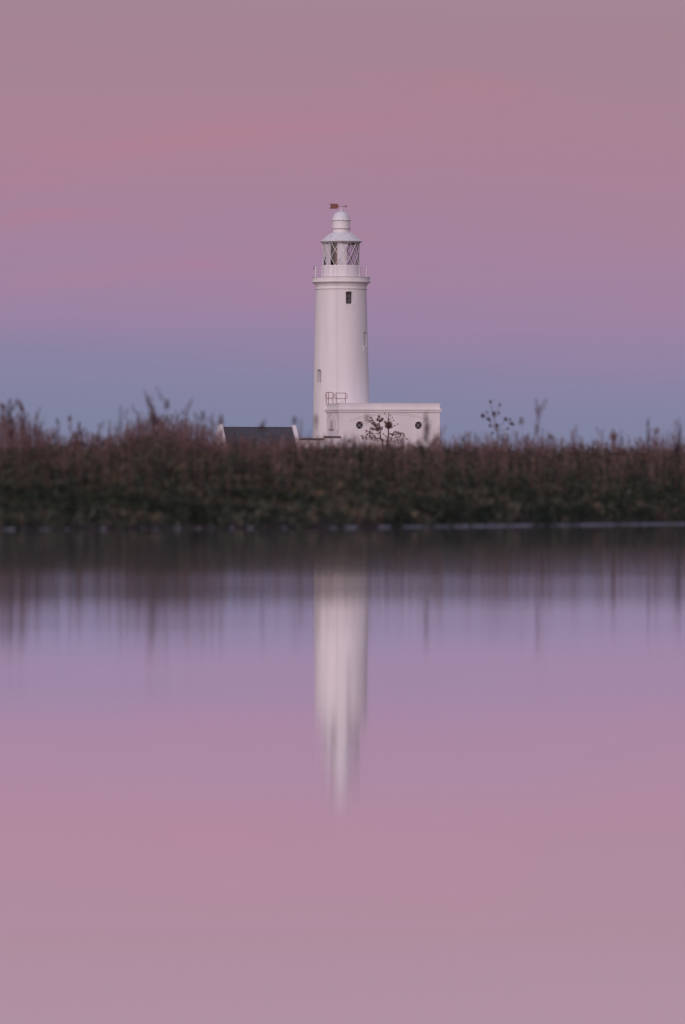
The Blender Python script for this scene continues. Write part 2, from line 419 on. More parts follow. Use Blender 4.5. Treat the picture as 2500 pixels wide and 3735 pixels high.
b = MB(); arc_panel(b, 65, -12.3, 18.5, 884, 970); b.build('blanking_panel', white2, lh)
b = MB(); arc_panel(b, 65, -112, -78, 884, 970, n=6); arc_panel(b, 65, -58.5, -36.2, 884, 970, n=6)
arc_panel(b, 65, -78, -58.5, 884, 938, n=5); arc_panel(b, 65, -78, -58.5, 967, 970, n=5); b.build('blanking_panel', white2, lh)
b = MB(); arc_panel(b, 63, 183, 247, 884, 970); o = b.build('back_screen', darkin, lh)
MB().lathe([(21 * S, ly(971)), (21 * S, ly(898)), (17*S, ly(890)), (12*S, ly(887))], 32, cx=-2 * S).build('lens_housing', copper, lh, autosmooth=30)
MB().lathe([(66 * S, ly(970.4)), (66*S, ly(969.6))], 32).build('lantern_floor', darkin, lh)
# roof
roof = MB().lathe(lr([(66, 889), (72, 884.5), (75.3, 883.4), (75.3, 880.2), (72, 878), (66, 872.5), (60, 868), (53, 861), (47.5, 856.5), (41, 852.5), (36.5, 850), (33, 848.5)]), 16 * 6)
roofo = roof.build('lantern_roof', dome_m, lh, autosmooth=50)
MB().lathe(lr([(66, 891), (66, 889.2)]), 32).build('lantern_ceiling', darkin, lh)
MB().ring(lr([(74.8, 884.6), (76, 884.2), (76, 881.8), (74.8, 881.4)]), 72).build('gutter', line_m, roofo, autosmooth=30)
for a in (-38, 52, 0, 140, 220):
    pa, pb = polar(63, a, 869), polar(56, a, 863.5); ml = (pa + pb) / 2 + Vector((0, 0, .16))
    MB().tube([pa, pa + Vector((0, 0, .17)), ml, pb + Vector((0, 0, .1)), pb], .022, n=5).build('handhold', white2 if a in (0, 140) else louv, roofo)
seams = MB()
for k in range(16):
    MB().tube([polar(75, 22.5*k + 6, 879.4), polar(66, 22.5*k + 6, 872), polar(53, 22.5*k+6, 860.5), polar(37, 22.5*k+6, 850)], .010, n=3).build('roof_seam', dome_m, roofo)
MB().lathe(lr([(31, 850), (31, 836.5), (34, 835.5), (34.2, 832.5), (32, 832), (32, 807), (34, 806.2), (38, 804.8), (38, 802.2), (33, 801)]), 72).build('ventilator_drum', white2, lh, autosmooth=28)
MB().ring(lr([(33.8, 836.2), (34.8, 835.8), (34.8, 834.2), (33.8, 834)]), 48).build('drum_joint', line_m, lh, autosmooth=30)
dp = [(32, 801.5), (31.5, 799)]
for q in range(0, 91, 8):
    dp.append((29.5 * math.cos(R(q)) ** .9 + 1.2, 797 - 26 * math.sin(R(q))))
dp += [(3, 770), (1.9, 766), (1.3, 762)]
MB().lathe(lr(dp), 64).build('dome', dome_m, lh, autosmooth=40)
# weather vane
vane = MB().tube([(0, 0, ly(772)), (0, 0, ly(750))], .035, .022, n=8).build('weather_vane', white2, lh)
def vx(zx): return (1100 + zx * .19133 - 1245) * S + .0
def vz(zy): return ly(700 + zy * .19133)
top = []; bot = []
for i in range(13):
    x = 545 + i * 11.5; top.append((x, 224 + (5 if i % 2 else -3))); bot.append((x, 322 + (-4 if i % 2 else 4)))
poly = [(715, 274)] + [(p[0], p[1]) for p in top[::-1]] + [(530, 221), (548, 240), (556, 272), (548, 304), (530, 324)] + bot
MB().prism([(vx(x), vz(y)) for x, y in poly], -.03, .03).build('tail_fin', brown, vane)
MB().tube([(vx(712), 0, vz(273)), (vx(835), 0, vz(277))], .024, n=6).build('arrow_shaft', brown, vane)
MB().prism([(vx(x), vz(y)) for x, y in [(876, 279), (828, 250), (838, 278), (822, 304)][::-1]], -.03, .03).build('arrow_head', brown, vane)
# lightning conductor down the shaft, front left of centre
pts = []
for y in list(range(1058, 1475, 20)) + [1700]:
    r = np.interp(y, [p[1] for p in shaft_prof][::-1], [p[0] for p in shaft_prof][::-1]) + .45
    pts.append(polar(r, -8.6, y))
MB().tube([polar(105.6, -8.6, 1014), polar(105.6, -8.6, 1031), polar(95.5, -8.6, 1043)] + pts, .012, n=4).build('lightning_conductor', louv, lh)

# ------------------------------------------------------------------ annex with portholes
DA = 572.5; SA = DA / F; th = R(14)
an = thing('annex_building', ((1237.5 - 1250) * SA, DA, 2.45), th, 'white flat-roofed annex with three round portholes at the tower foot', 'building')
def az(y): return CAMZ + (HOR - y) * SA - 2.45
WL, WS = 369 * SA / math.cos(th), 6.1
wall = MB().box(0, WL, 0, WS, 0, az(1472)).build('wall', wallm, an)
cts = []
def frontx(px): return (px - 1237.5) * SA / math.cos(th)
ports = [(1100 + x * .35714, 1380 + 478 * .35714) for x in (597, 898, 1201)]
PR = 14.2 * SA
def disc(cx, cz, r, y0, y1, n=40):
    return MB().prism([(cx + r * math.cos(2*math.pi*i/n), cz + r * math.sin(2*math.pi*i/n)) for i in range(n)], y0, y1)
for px, py in ports:
    c = disc(frontx(px), az(py), PR, -.5, .34).build('cutter', None, an); fix_normals(c); cts.append(c)
fix_normals(wall); cut(wall, cts); wall.data.materials.clear(); wall.data.materials.append(wallm); wall.parent = an
wall.data.polygons.foreach_set('use_smooth', [True] * len(wall.data.polygons)); wall.data.set_sharp_from_angle(angle=R(30))
def flat_ring(cx, cz, r0, r1, y0, y1, n=40, q0=0, q1=2*math.pi, closed=True):
    b = MB(); V = []; Fc = []
    m = n if closed else n + 1
    for i in range(m):
        q = q0 + (q1 - q0) * i / n; c, s_ = math.cos(q), math.sin(q)
        V += [(cx + r0*c, y0, cz + r0*s_), (cx + r1*c, y0, cz + r1*s_), (cx + r1*c, y1, cz + r1*s_), (cx + r0*c, y1, cz + r0*s_)]
    for i in range(n):
        a, c_ = 4*i, 4*((i+1) % m)
        Fc += [(a, a+1, c_+1, c_), (a+1, a+2, c_+2, c_+1), (a+2, a+3, c_+3, c_+2), (a+3, a, c_, c_+3)]
    if not closed: Fc += [(0, 3, 2, 1), (4*n, 4*n+1, 4*n+2, 4*n+3)]
    return b.add(V, Fc)
for i, (px, py) in enumerate(ports):
    cx, cz = frontx(px), az(py)
    wn = flat_ring(cx, cz, PR - .02, PR - .004, .285, .31).build('porthole', louv, an)
    disc(cx, cz, PR - .018, .29, .31, 32).build('pane', glassd, wn)
    for sg in (1, -1):
        d = PR * .95 * .7071
        MB().tube([(cx - d, .27, cz - sg * d), (cx + d, .27, cz + sg * d)], .016, n=5).build('glazing_bar', louv, wn)
    flat_ring(cx, cz, 20.2 * SA, 21.3 * SA, -.012, .05).build('moulding', wallm, wn)
# blind arch on the front: a shallow band
def arch_band(pts_c, w0, y0, y1):
    b = MB(); V = []; Fc = []; n = len(pts_c)
    for i, (x, z) in enumerate(pts_c):
        a, c = pts_c[max(0, i-1)], pts_c[min(n-1, i+1)]; dx, dz = c[0]-a[0], c[1]-a[1]; l = math.hypot(dx, dz); nx, nz = -dz/l, dx/l
        V += [(x, y0, z), (x + nx*w0, y0, z + nz*w0), (x + nx*w0, y1, z + nz*w0), (x, y1, z)]
    for i in range(n-1):
        a, c_ = 4*i, 4*(i+1)
        Fc += [(a, a+1, c_+1, c_), (a+1, a+2, c_+2, c_+1), (a+2, a+3, c_+3, c_+2), (a+3, a, c_, c_+3)]
    Fc += [(0, 3, 2, 1), (4*n-4, 4*n-3, 4*n-2, 4*n-1)]
    return b.add(V, Fc)
ap = []
for i in range(33):
    q = i / 32; zx = 485 + q * (1345 - 485); zy = 366 + 74 * abs(2*q - 1) ** 2.1
    ap.append((frontx(1100 + zx * .35714), az(1380 + zy * .35714)))
arch_band(ap, .045, -.03, .05).build('arch_moulding', wallm, an)
arch_band([(x, z + .15) for x, z in ap], .045, -.03, .05).build('arch_moulding', wallm, an)
arch_band([(x, z - .022) for x, z in ap], .018, -.006, .05).build('arch_joint', line_m, an)
arch_band([(x, z + .128) for x, z in ap], .018, -.006, .05).build('arch_joint', line_m, an)
# side face: pointed arch and louvre
sy0 = WS * .5
sp_ = [(-.62, -1.05), (-.60, -.7), (-.50, -.35), (-.32, -.1), (0, .06), (.32, -.1), (.50, -.35), (.60, -.7), (.62, -1.05)]
zt = az(1511)
b = MB()
for off in (0, .14):
    V = []; n = len(sp_)
    for x, z in sp_:
        k = 3.5 * (1 + off * .8)
        V += [(-.03, sy0 - x * k, zt + z * (1.6) + off), (-.03, sy0 - x * k * .97, zt + z * 1.6 - .05 + off), (.05, sy0 - x * k * .97, zt + z*1.6 - .05 + off), (.05, sy0 - x * k, zt + z*1.6 + off)]
    Fc = []
    for i in range(n - 1):
        a, c_ = 4*i, 4*(i+1)
        Fc += [(a, a+1, c_+1, c_), (a+1, a+2, c_+2, c_+1), (a+2, a+3, c_+3, c_+2), (a+3, a, c_, c_+3)]
    b.add(V, Fc)
b.build('arch_moulding', wallm, an)
lv = MB().box(-.05, .03, sy0 - .62, sy0 + .55, az(1562), az(1530)).build('louvre', louv, an)
for k in range(7):
    z = az(1560 - k * 4.2); MB().add([(-.052, sy0-.52, z), (-.052, sy0+.45, z), (-.12, sy0+.45, z-.04), (-.12, sy0-.52, z-.04), (-.12, sy0+.45, z-.055), (-.12, sy0-.52, z-.055), (-.052, sy0+.45, z-.015), (-.052, sy0-.52, z-.015)], [(0, 1, 2, 3), (3, 2, 4, 5), (5, 4, 6, 7), (0, 3, 5, 7), (1, 6, 4, 2)]).build('slat', white2, lv)
MB().box(-.16, .02, sy0 - .9, sy0 + .8, az(1567), az(1563)).build('sill', line_m, lv)
# cornice and parapet coping
def frame_band(o_, z0, z1):
    b = MB(); b.box(-o_, WL + o_, -o_, 0, z0, z1); b.box(-o_, 0, 0, WS, z0, z1); b.box(WL, WL + o_, 0, WS, z0, z1); b.box(-o_, WL + o_, WS, WS + o_, z0, z1); return b
frame_band(.16, az(1496), az(1490)).build('cornice', wallm, an)
frame_band(.10, az(1502.5), az(1496.003) - .03).build('cornice', wallm, an)
frame_band(.12, az(1496.003) - .03, az(1496.003)).build('cornice_joint', line_m, an)
frame_band(.03, az(1503.8), az(1502.5)-.003).build('cornice_joint', line_m, an)
cp = MB().box(-.04, WL + .04, -.04, .30, az(1472) + .002, az(1469.5)); cp.box(-.04, .30, .30, WS, az(1472)+.002, az(1469.5)); cp.box(WL - .3, WL + .04, .30, WS, az(1472)+.002, az(1469.5)); cp.build('coping', wallm, an)
# railings and hoop on the annex roof: own things standing on the roof
ztop = 2.45 + az(1472)
def rail_thing(x0, x1, yt, ym, d0, d1, label, post_in):
    SR = d0 / F
    rt = thing('roof_railing', ((x0 - 1250) * SR, d0, ztop), 0, label, 'railing', 'maroon railings on the annex roof')
    L0 = Vector((0, 0, 0)); L1 = Vector(((x1 - x0) * SR, d1 - d0, 0)); dz = CAMZ - ztop
    a, b_ = dz + (HOR - yt) * SR, dz + (HOR - ym) * SR
    e = (L1 - L0).normalized() * .10
    loop = [L0 + Vector((0, 0, b_ + .1)), L0 + Vector((0, 0, a - .1)), L0 + e + Vector((0, 0, a)), L1 - e + Vector((0, 0, a)), L1 + Vector((0, 0, a - .1)), L1 + Vector((0, 0, b_ + .1)), L1 - e + Vector((0, 0, b_)), L0 + e + Vector((0, 0, b_)), L0 + Vector((0, 0, b_ + .1))]
    MB().tube(loop, .030, n=6, cap=False).build('rail', maroon, rt)
    for k in post_in:
        p = L0 + (L1 - L0) * k; MB().tube([p, p + Vector((0, 0, a - .02))], .030, n=6).build('post', maroon, rt)
    return rt
rail_thing(1189.2, 1216.4, 1431.5, 1453, 576.5, 575.3, 'smaller maroon railing at the left corner of the annex roof', (0.05, .34, .96))
rail_thing(1221.6, 1266.8, 1433.5, 1454, 574.6, 575.2, 'wider maroon railing panel on the annex roof, right of the smaller one', (.12, .86))
hs = 575 / F
hp = thing('roof_hoop', ((1249 - 1250) * hs, 575.4, ztop), 0, 'small white hoop on the annex roof below the wider maroon railing', 'hoop')
MB().tube([(.21 * math.cos(q), 0, .30 * math.sin(q)) for q in np.linspace(0, math.pi, 12)], .025, n=6).build('hoop', louv, hp)

# ------------------------------------------------------------------ low outbuilding in front of the tower
DO = 568.5; SO = DO / F
ob = thing('low_outbuilding', ((1092 - 1250) * SO, DO, 2.45), 0, 'low pale outbuilding with dark flat roof edge before the tower foot', 'building')
def oz_(y): return CAMZ + (HOR - y) * SO - 2.45
MB().box(0, 90 * SO, 0, 3.4, 0, oz_(1604)).build('wall', wallm, ob)
MB().box(90 * SO + .002, 151 * SO, -.15, 3.4, 0, oz_(1596.5)).build('wall', wallm, ob)
MB().box(-.12, 90 * SO - .005, -.15, 3.5, oz_(1604) + .002, oz_(1598.5)).build('roof', leadm, ob)
MB().box(90 * SO - .002, 153 * SO, -.3, 3.5, oz_(1596.5) + .002, oz_(1591)).build('roof', leadm, ob)

# ------------------------------------------------------------------ cottage
DC = 560.0; SC = DC / F
ct = thing('cottage', ((798.8 - 1250) * SC, DC, 2.45), th, 'slate-roofed white cottage left of the tower, half hidden by reeds', 'building')
def cz(y): return CAMZ + (HOR - y) * SC - 2.45
CL = (1078 - 799) * SC / math.cos(th); run = 2.9; zr = cz(1559); ze = zr - 2.75
# local: ridge runs along x at y = 0, front eave at y = -run
MB().box(.35, CL - .35, -run + .25, run - .25, 0, ze + .05).build('wall', wallm, ct)
rf = MB().add([(.36, -run, ze), (CL - .36, -run, ze), (CL - .36, 0, zr - .02), (.36, 0, zr - .02), (.36, run, ze), (CL - .36, run, ze),
     (.36, -run, ze-.12), (CL-.36, -run, ze-.12), (.36, run, ze-.12), (CL-.36, run, ze-.12)],
     [(0, 1, 2, 3), (3, 2, 5, 4), (6, 8, 9, 7), (0, 6, 7, 1), (4, 5, 9, 8), (0, 3, 4, 8, 6), (1, 7, 9, 5, 2)]).build('roof', slate, ct)
NC = 14
for k in range(NC):      # courses of slate, each lapping over the one below
    t0, t1 = k / NC, (k + 1) / NC
    a = (-run + run * t0, ze + (zr - .02 - ze) * t0); b2 = (-run + run * t1, ze + (zr - .02 - ze) * t1)
    m = MB(); x = .362 - (.12 if k % 2 else 0); 
    while x < CL - .37:
        xa, xb = max(.362, x + .006), min(CL - .362, x + .286); dz = random.uniform(.028, .045)
        if xb - xa > .03:
            m.add([(xa, a[0]-.02, a[1]+dz), (xb, a[0]-.02, a[1]+dz), (xb, b2[0], b2[1]+.012), (xa, b2[0], b2[1]+.012), (xa, a[0]-.02, a[1]+.002), (xb, a[0]-.02, a[1]+.002)], [(0, 1, 2, 3), (4, 5, 1, 0), (0, 3, 4), (1, 5, 2)])
        x += .292
    c_ = m.build('slate_course', slate, rf)
MB().tube([(.36, 0, zr), (CL - .36, 0, zr)], .07, n=8).build('ridge', slate, rf)
for x0, x1, up in ((0, .34, .33), (CL - .34, CL, .26)):
    gp = [(-run - .15, 0), (run + .15, 0), (run + .15, ze + .1), (.18, zr + up), (-.18, zr + up), (-run - .15, ze + .1)]
    n = len(gp); V = [(x0, a, z) for a, z in gp] + [(x1, a, z) for a, z in gp]
    MB().add(V, [tuple(range(n))[::-1], tuple(range(n, 2*n))] + [(i, (i+1) % n, (i+1) % n + n, i + n) for i in range(n)]).build('gable_wall', wallm, ct)

# ------------------------------------------------------------------ vegetation on the bank
leaf_m = tint_material('marsh_leaf', .75)
stalk_m = tint_material('dry_stalk', .85)
def quads(P, A, B):      # centre + two half-axes -> quads
    n = len(P); V = np.empty((n, 4, 3)); V[:, 0] = P - A; V[:, 1] = P - B * .9; V[:, 2] = P + A; V[:, 3] = P + B
    return V.reshape(-1, 3), np.arange(n * 4).reshape(n, 4)
def unit(n): v = rng.normal(size=(n, 3)); return v / np.linalg.norm(v, axis=1)[:, None]
gz_v = np.vectorize(ground_z)
# low shrubs: leaves spread through lumpy bushes
def bush_h(x, y):
    a = .5 + .5 * hn(x, y, .9, 11.3); b = .5 + .5 * hn(x, y, 2.6, 5.7); return .16 + .34 * a + .16 * b
bh_v = np.vectorize(bush_h)
NL = 380000
u = rng.uniform(-.108, .108, NL); tt = 50 * rng.random(NL) ** 1.35 + .05
y = shore(u) + tt; x = u * y
n3v = np.vectorize(lambda a, b, c, s_, o_: noise.noise(Vector((a * s_ + o_, b * s_, c * s_ * 1.3))))
bh = bh_v(x, y) * np.interp(tt, [0, .6, 3, 15, 30, 38, 50], [.5, .7, .85, 1.2, 1.5, 1.2, 1.1])
bh = bh + np.interp(tt, [8, 25, 50], [0, .12, .22]) * (.5 + 1.6 * np.vectorize(lambda a, b: hn(a, b, 1.7, 61.0))(x, y)) + np.interp(tt, [5, 30], [0, .30]) * np.exp(-((u * F + 1250 - 590) / 150) ** 2)
fr_ = rng.random(NL) ** .6
z = gz_v(x, y) + fr_ * bh
keep = n3v(x, y, z, 2.6, 3.3) + .25 * rng.normal(size=NL) > -.08
u, tt, x, y, z, bh, fr_ = [q[keep] for q in (u, tt, x, y, z, bh, fr_)]; NL = len(x)
P = np.stack([x, y - rng.random(NL) * .25 * (tt < 1), z], 1)
A = unit(NL); A[:, 2] = np.abs(A[:, 2]) + .35; A /= np.linalg.norm(A, axis=1)[:, None]
B = np.cross(A, unit(NL)); B /= np.linalg.norm(B, axis=1)[:, None]
ln = rng.uniform(.022, .065, NL)[:, None]; V, Fq = quads(P, A * ln, B * ln * rng.uniform(.35, .6, NL)[:, None])
cn = n3v(x, y, z, .9, 21.0) * .9 + .22 * rng.normal(size=NL) + 1.0 * n3v(x, y, z, 3.4, 8.0)
pal = np.array([(.016, .026, .018), (.028, .038, .024), (.056, .066, .050), (.080, .076, .055), (.088, .062, .046), (.14, .10, .06)])
idx = np.clip(np.interp(cn + .4*(tt/50) - .05, [-.7, 1.1], [0, 5.3]).astype(int), 0, 5)
c = pal[idx] * rng.uniform(.6, 1.35, NL)[:, None] * (1 + .5 * n3v(x, y, z, 4.2, 77.0))[:, None]
o = mk('marsh_shrubs', V, Fq, leaf_m, tint=c); tag(o, 'dense dark green and brown low shrubs covering the bank above the waterline', 'shrubs', kind='stuff')

# dry stalks with seed spikes: (frame column, row reached by most of the tips)
TX = [-500, 0, 60, 130, 200, 300, 400, 450, 520, 600, 680, 740, 800, 900, 1000, 1150, 1300, 1400, 1500, 1600, 1700, 1850, 1950, 2100, 2200, 2300, 2400, 2500, 3000]
TY = [1530, 1522, 1508, 1535, 1575, 1580, 1570, 1545, 1508, 1502, 1515, 1538, 1562, 1588, 1590, 1590, 1597, 1597, 1597, 1590, 1588, 1580, 1590, 1600, 1597, 1600, 1590, 1600, 1590]
SV = []; SF = []; ST = []; QV = []; QT = []
nq = 0
def stalk_geo(base, tip, r, heads, headlen, headr, colour, sv, sf, st, qv, qt, dens=1.0, branch=0, cuts=None):
    """a tapering stem and a spike of small seed flakes"""
    base = Vector(base); tip = Vector(tip); L_ = (tip - base).length
    bend = Vector((random.uniform(-1, 1), random.uniform(-1, 1), 0)) * .05 * L_
    pts = [base.lerp(tip, f) + bend * math.sin(math.pi * f) for f in (0, .35, .7, 1)]
    k = len(sv)
    for i, p in enumerate(pts):
        rr = r * (1 - .7 * i / 3)
        for j in range(3):
            q = 2.094 * j; sv.append((p.x + rr * math.cos(q), p.y + rr * math.sin(q), p.z))
    for i in range(3):
        for j in range(3):
            jj = (j + 1) % 3; sf.append((k+3*i+j, k+3*i+jj, k+3*i+3+jj, k+3*i+3+j)); st.append(colour)
    def spike(p0, p1, hr, n):
        if cuts is not None: cuts.append(len(qt))
        for _ in range(n):
            f = random.random(); p = p0.lerp(p1, f); ww = hr * (1 - .6 * f) * random.uniform(.3, 1)
            a = random.uniform(0, 6.283); c_ = p + Vector((math.cos(a) * ww, math.sin(a) * ww, random.uniform(-.01, .01)))
            s_ = random.uniform(.45, 1.0) * .012 * (1 + hr * 10)
            e1 = Vector((random.gauss(0, 1), random.gauss(0, 1), random.gauss(0, 1))).normalized() * s_
            e2 = e1.orthogonal().normalized() * s_ * .7
            qv.extend([c_ - e1, c_ - e2, c_ + e1, c_ + e2]); m_ = random.uniform(.65, 1.35); qt.append(tuple(x * m_ for x in colour))
    spike(tip.lerp(base, headlen / max(L_, .2)), tip, headr, int(heads * dens))
    for _ in range(branch):
        f = random.uniform(.55, .92); p0 = base.lerp(tip, f); a = random.uniform(0, 6.283); l = L_ * random.uniform(.10, .22)
        p1 = p0 + Vector((math.cos(a) * l * .5, math.sin(a) * l * .5, l))
        k = len(sv)
        for p, rr in ((p0, r * .45), (p1, r * .25)):
            for j in range(3):
                q = 2.094 * j; sv.append((p.x + rr * math.cos(q), p.y + rr * math.sin(q), p.z))
        for j in range(3):
            jj = (j + 1) % 3; sf.append((k+j, k+jj, k+3+jj, k+3+j)); st.append(colour)
        spike(p0.lerp(p1, .4), p1, headr * .7, int(heads * .5))
cols = [(.15, .085, .08), (.22, .135, .13), (.095, .055, .056), (.29, .19, .18), (.065, .040, .042), (.17, .11, .08)]
NS = 9600
for i in range(NS):
    px = random.uniform(-940, 3440)
    t_ = 33 + 20 * random.random() if random.random() < .87 else random.uniform(4, 33)
    u_ = (px - 1250) / F; D = float(shore(u_)) + t_; xw = u_ * D
    clump = hn(xw, D, 1.5, 40.0)
    yt = np.interp(px, TX, TY) + random.random() ** .9 * 95 - 34 * clump - (random.random() < .12) * random.uniform(0, 28)
    g0 = ground_z(xw, D); ztip = CAMZ + (HOR - yt) / F * D
    ztip = max(ztip, g0 + .3)
    H = ztip - g0
    lean = random.gauss(0, .05) * H
    colr = cols[min(5, int(abs(random.gauss(0, 1.6)) + (clump > .1)))]
    stalk_geo((xw, D, g0 - .02), (xw + lean, D + random.gauss(0, .04) * H, ztip), random.uniform(.0035, .007), random.randint(10, 20), random.uniform(.12, .34), random.uniform(.015, .042), colr,
              SV, SF, ST, QV, QT, branch=random.choice((0, 1, 2, 3)))
Vq = np.array([tuple(v) for v in QV]); k = len(SV)
Vall = np.concatenate([np.array(SV), Vq]); Fall = np.concatenate([np.array(SF), np.arange(len(Vq)).reshape(-1, 4) + k]); Tall = np.concatenate([np.array(ST), np.array(QT)])
o = mk('dry_reeds', Vall, Fall, stalk_m, tint=Tall); tag(o, 'mass of dry pinkish brown stalks and seed heads along the top of the bank', 'reeds', kind='stuff')
# thin grass blades between the stalks
NB = 20000
px = rng.uniform(-940, 3440, NB); u = (px - 1250) / F; tt = 28 + 24 * rng.random(NB); D = shore(u) + tt; x = u * D
g0 = gz_v(x, D); H = rng.uniform(.25, .6, NB) * np.interp(tt, [0, 20, 50], [.6, 1, 1])
base = np.stack([x, D, g0], 1); tip = base + np.stack([rng.normal(0, .10, NB) * H, rng.normal(0, .10, NB) * H, H], 1)
wv = np.stack([rng.normal(1, .3, NB), rng.normal(0, .5, NB), np.zeros(NB)], 1) * rng.uniform(.003, .007, NB)[:, None]
V = np.stack([base - wv, base + wv, tip + wv * .2, tip - wv * .2], 1).reshape(-1, 3)
pal2 = np.array([(.085, .070, .05), (.06, .06, .04), (.10, .075, .06), (.05, .045, .035)])
o = mk('marsh_grass', V, np.arange(NB * 4).reshape(-1, 4), stalk_m, tint=pal2[rng.integers(0, 4, NB)] * rng.uniform(.7, 1.3, NB)[:, None])
tag(o, 'thin brown grass blades growing between the dry stalks', 'grass', kind='stuff')

# individual stalks that stand out against the sky
GRP = 'tall dry stalks standing out of the bank'
def tall_stalk(px, yt, D, lean, style, label, w=1.0):
    u_ = (px - 1250) / F; D = max(D, float(shore(u_)) + 7); xw = u_ * D; g0 = ground_z(xw, D); H = CAMZ + (HOR - yt) / F * D - g0
    rt = thing('dry_stalk', (xw - lean * H, D, g0), 0, label, 'stalk', GRP)
    sv, sf, st, qv, qt, cuts = [], [], [], [], [], []
    c_ = random.choice(cols[:3] + [cols[4]])
    hl = {'spike': .34, 'head': .10, 'bare': .5, 'broad': .30}[style]; hr = {'spike': .028, 'head': .045, 'bare': .008, 'broad': .05}[style] * w
    stalk_geo((0, 0, -.02), (lean * H, 0, H), .007 * w, {'spike': 60, 'head': 55, 'bare': 20, 'broad': 110}[style] * 2, hl * H * .8, hr, c_, sv, sf, st, qv, qt, branch={'spike': 3, 'head': 1, 'bare': 0, 'broad': 5}[style], cuts=cuts)
    mk('stem', np.array(sv), np.array(sf), stalk_m, rt, tint=np.array(st))
    for ca, cb_ in zip(cuts, cuts[1:] + [len(qt)]):
        qq = qv[4*ca:4*cb_]
        if qq: mk('seed_head', np.array([tuple(v) for v in qq]), np.arange(len(qq)).reshape(-1, 4), stalk_m, rt, tint=np.array(qt[ca:cb_]))
ST_L = [
 (10, 1475, 104, -.02, 'broad', 'dry stalk with bushy head at the very left edge of the picture'),
 (37, 1455, 98, .01, 'broad', 'tallest dark bushy stalk near the left edge of the bank'),
 (85, 1484, 102, .02, 'broad', 'dark bushy stalk, second tall one from the left edge'),
 (132, 1500, 112, 0, 'spike', 'slim faint stalk right of the two tall dark ones at far left'),
 (215, 1536, 108, .03, 'spike', 'short dark spike rising in the low gap left of the left hump'),
 (256, 1516, 108, .06, 'head', 'thin stalk with small drooping head above the low gap at left'),
 (290, 1541, 110, .08, 'broad', 'bushy low stalk leaning right beside the drooping thin one'),
 (362, 1545, 106, 0, 'spike', 'short stalk midway between the low gap and the left hump'),
 (401, 1532, 106, .01, 'spike', 'narrow spike just left of the slim tall spike before the hump'),
 (441, 1480, 100, .02, 'spike', 'slim tall dark spike at the left foot of the hump of reeds'),
 (505, 1500, 108, -.01, 'spike', 'narrow stalk on the left shoulder of the hump of reeds'),
 (552, 1437, 96, -.02, 'spike', 'highest stalk of all, on the hump of reeds left of the cottage'),
 (560, 1480, 104, .02, 'broad', 'bushy stalk close beside the highest one on the hump'),
 (610, 1458, 92, .01, 'head', 'stalk with one round head just right of the highest one'),
 (683, 1478, 100, -.01, 'spike', 'slender spike right of the round-headed stalk on the hump'),
 (741, 1500, 92, .01, 'head', 'stalk with a large blurred round head just left of the cottage'),
 (776, 1507, 98, .02, 'spike', 'faint stalk directly above the left gable of the cottage'),
 (808, 1520, 88, 0, 'head', 'blurred round-headed stalk before the left end of the slate roof'),
 (955, 1545, 92, 0, 'head', 'blurred round head sticking up before the middle of the slate roof'),
 (1075, 1520, 92, -.03, 'head', 'blurred stalk head just above the right gable of the cottage'),
 (1097, 1530, 96, -.01, 'spike', 'stalk between the cottage and the white tower'),
 (1154, 1516, 90, 0, 'head', 'blurred round head before the left edge of the white tower'),
 (1340, 1511, 86, 0, 'head', 'large blurred head before the annex between tower edge and first porthole'),
 (1555, 1527, 88, .03, 'broad', 'bushy blurred stalk before the right part of the annex wall'),
 (1604, 1560, 96, 0, 'spike', 'dark stalk before the right corner of the annex'),
 (1710, 1575, 104, 0, 'spike', 'short stalk between the annex and the branching plant'),
 (1902, 1523, 102, -.02, 'head', 'reddish round-headed stalk just left of the blurred leaning spike'),
 (1980, 1562, 112, -.02, 'spike', 'thin dark spike right of the blurred leaning spike'),
 (2010, 1583, 108, 0, 'head', 'small round head low on the skyline right of the thin dark spike'),
 (2086, 1566, 112, 0, 'spike', 'lone spike about midway between leaning spike and right edge'),
 (2198, 1566, 110, 0, 'spike', 'spiky stalk with side buds, third from the right of the tall ones'),
 (2242, 1578, 108, .02, 'broad', 'low bushy stalk right beside the spiky one with side buds'),
 (2362, 1540, 108, .01, 'spike', 'dark bushy spike left of the tallest one at the right edge'),
 (2398, 1560, 112, 0, 'head', 'small pinkish round head between the two dark stalks at right'),
 (2464, 1533, 104, .02, 'spike', 'tallest dark spike near the right edge of the bank'),
 (2480, 1580, 104, .04, 'broad', 'short bushy stalk at the foot of the tallest right-edge spike'),
]
for a in ST_L: tall_stalk(*a)
tall_stalk(1968, 1478, 93.5, .10, 'spike', 'strongly blurred spike leaning right, right of the branching plant', 2.0)

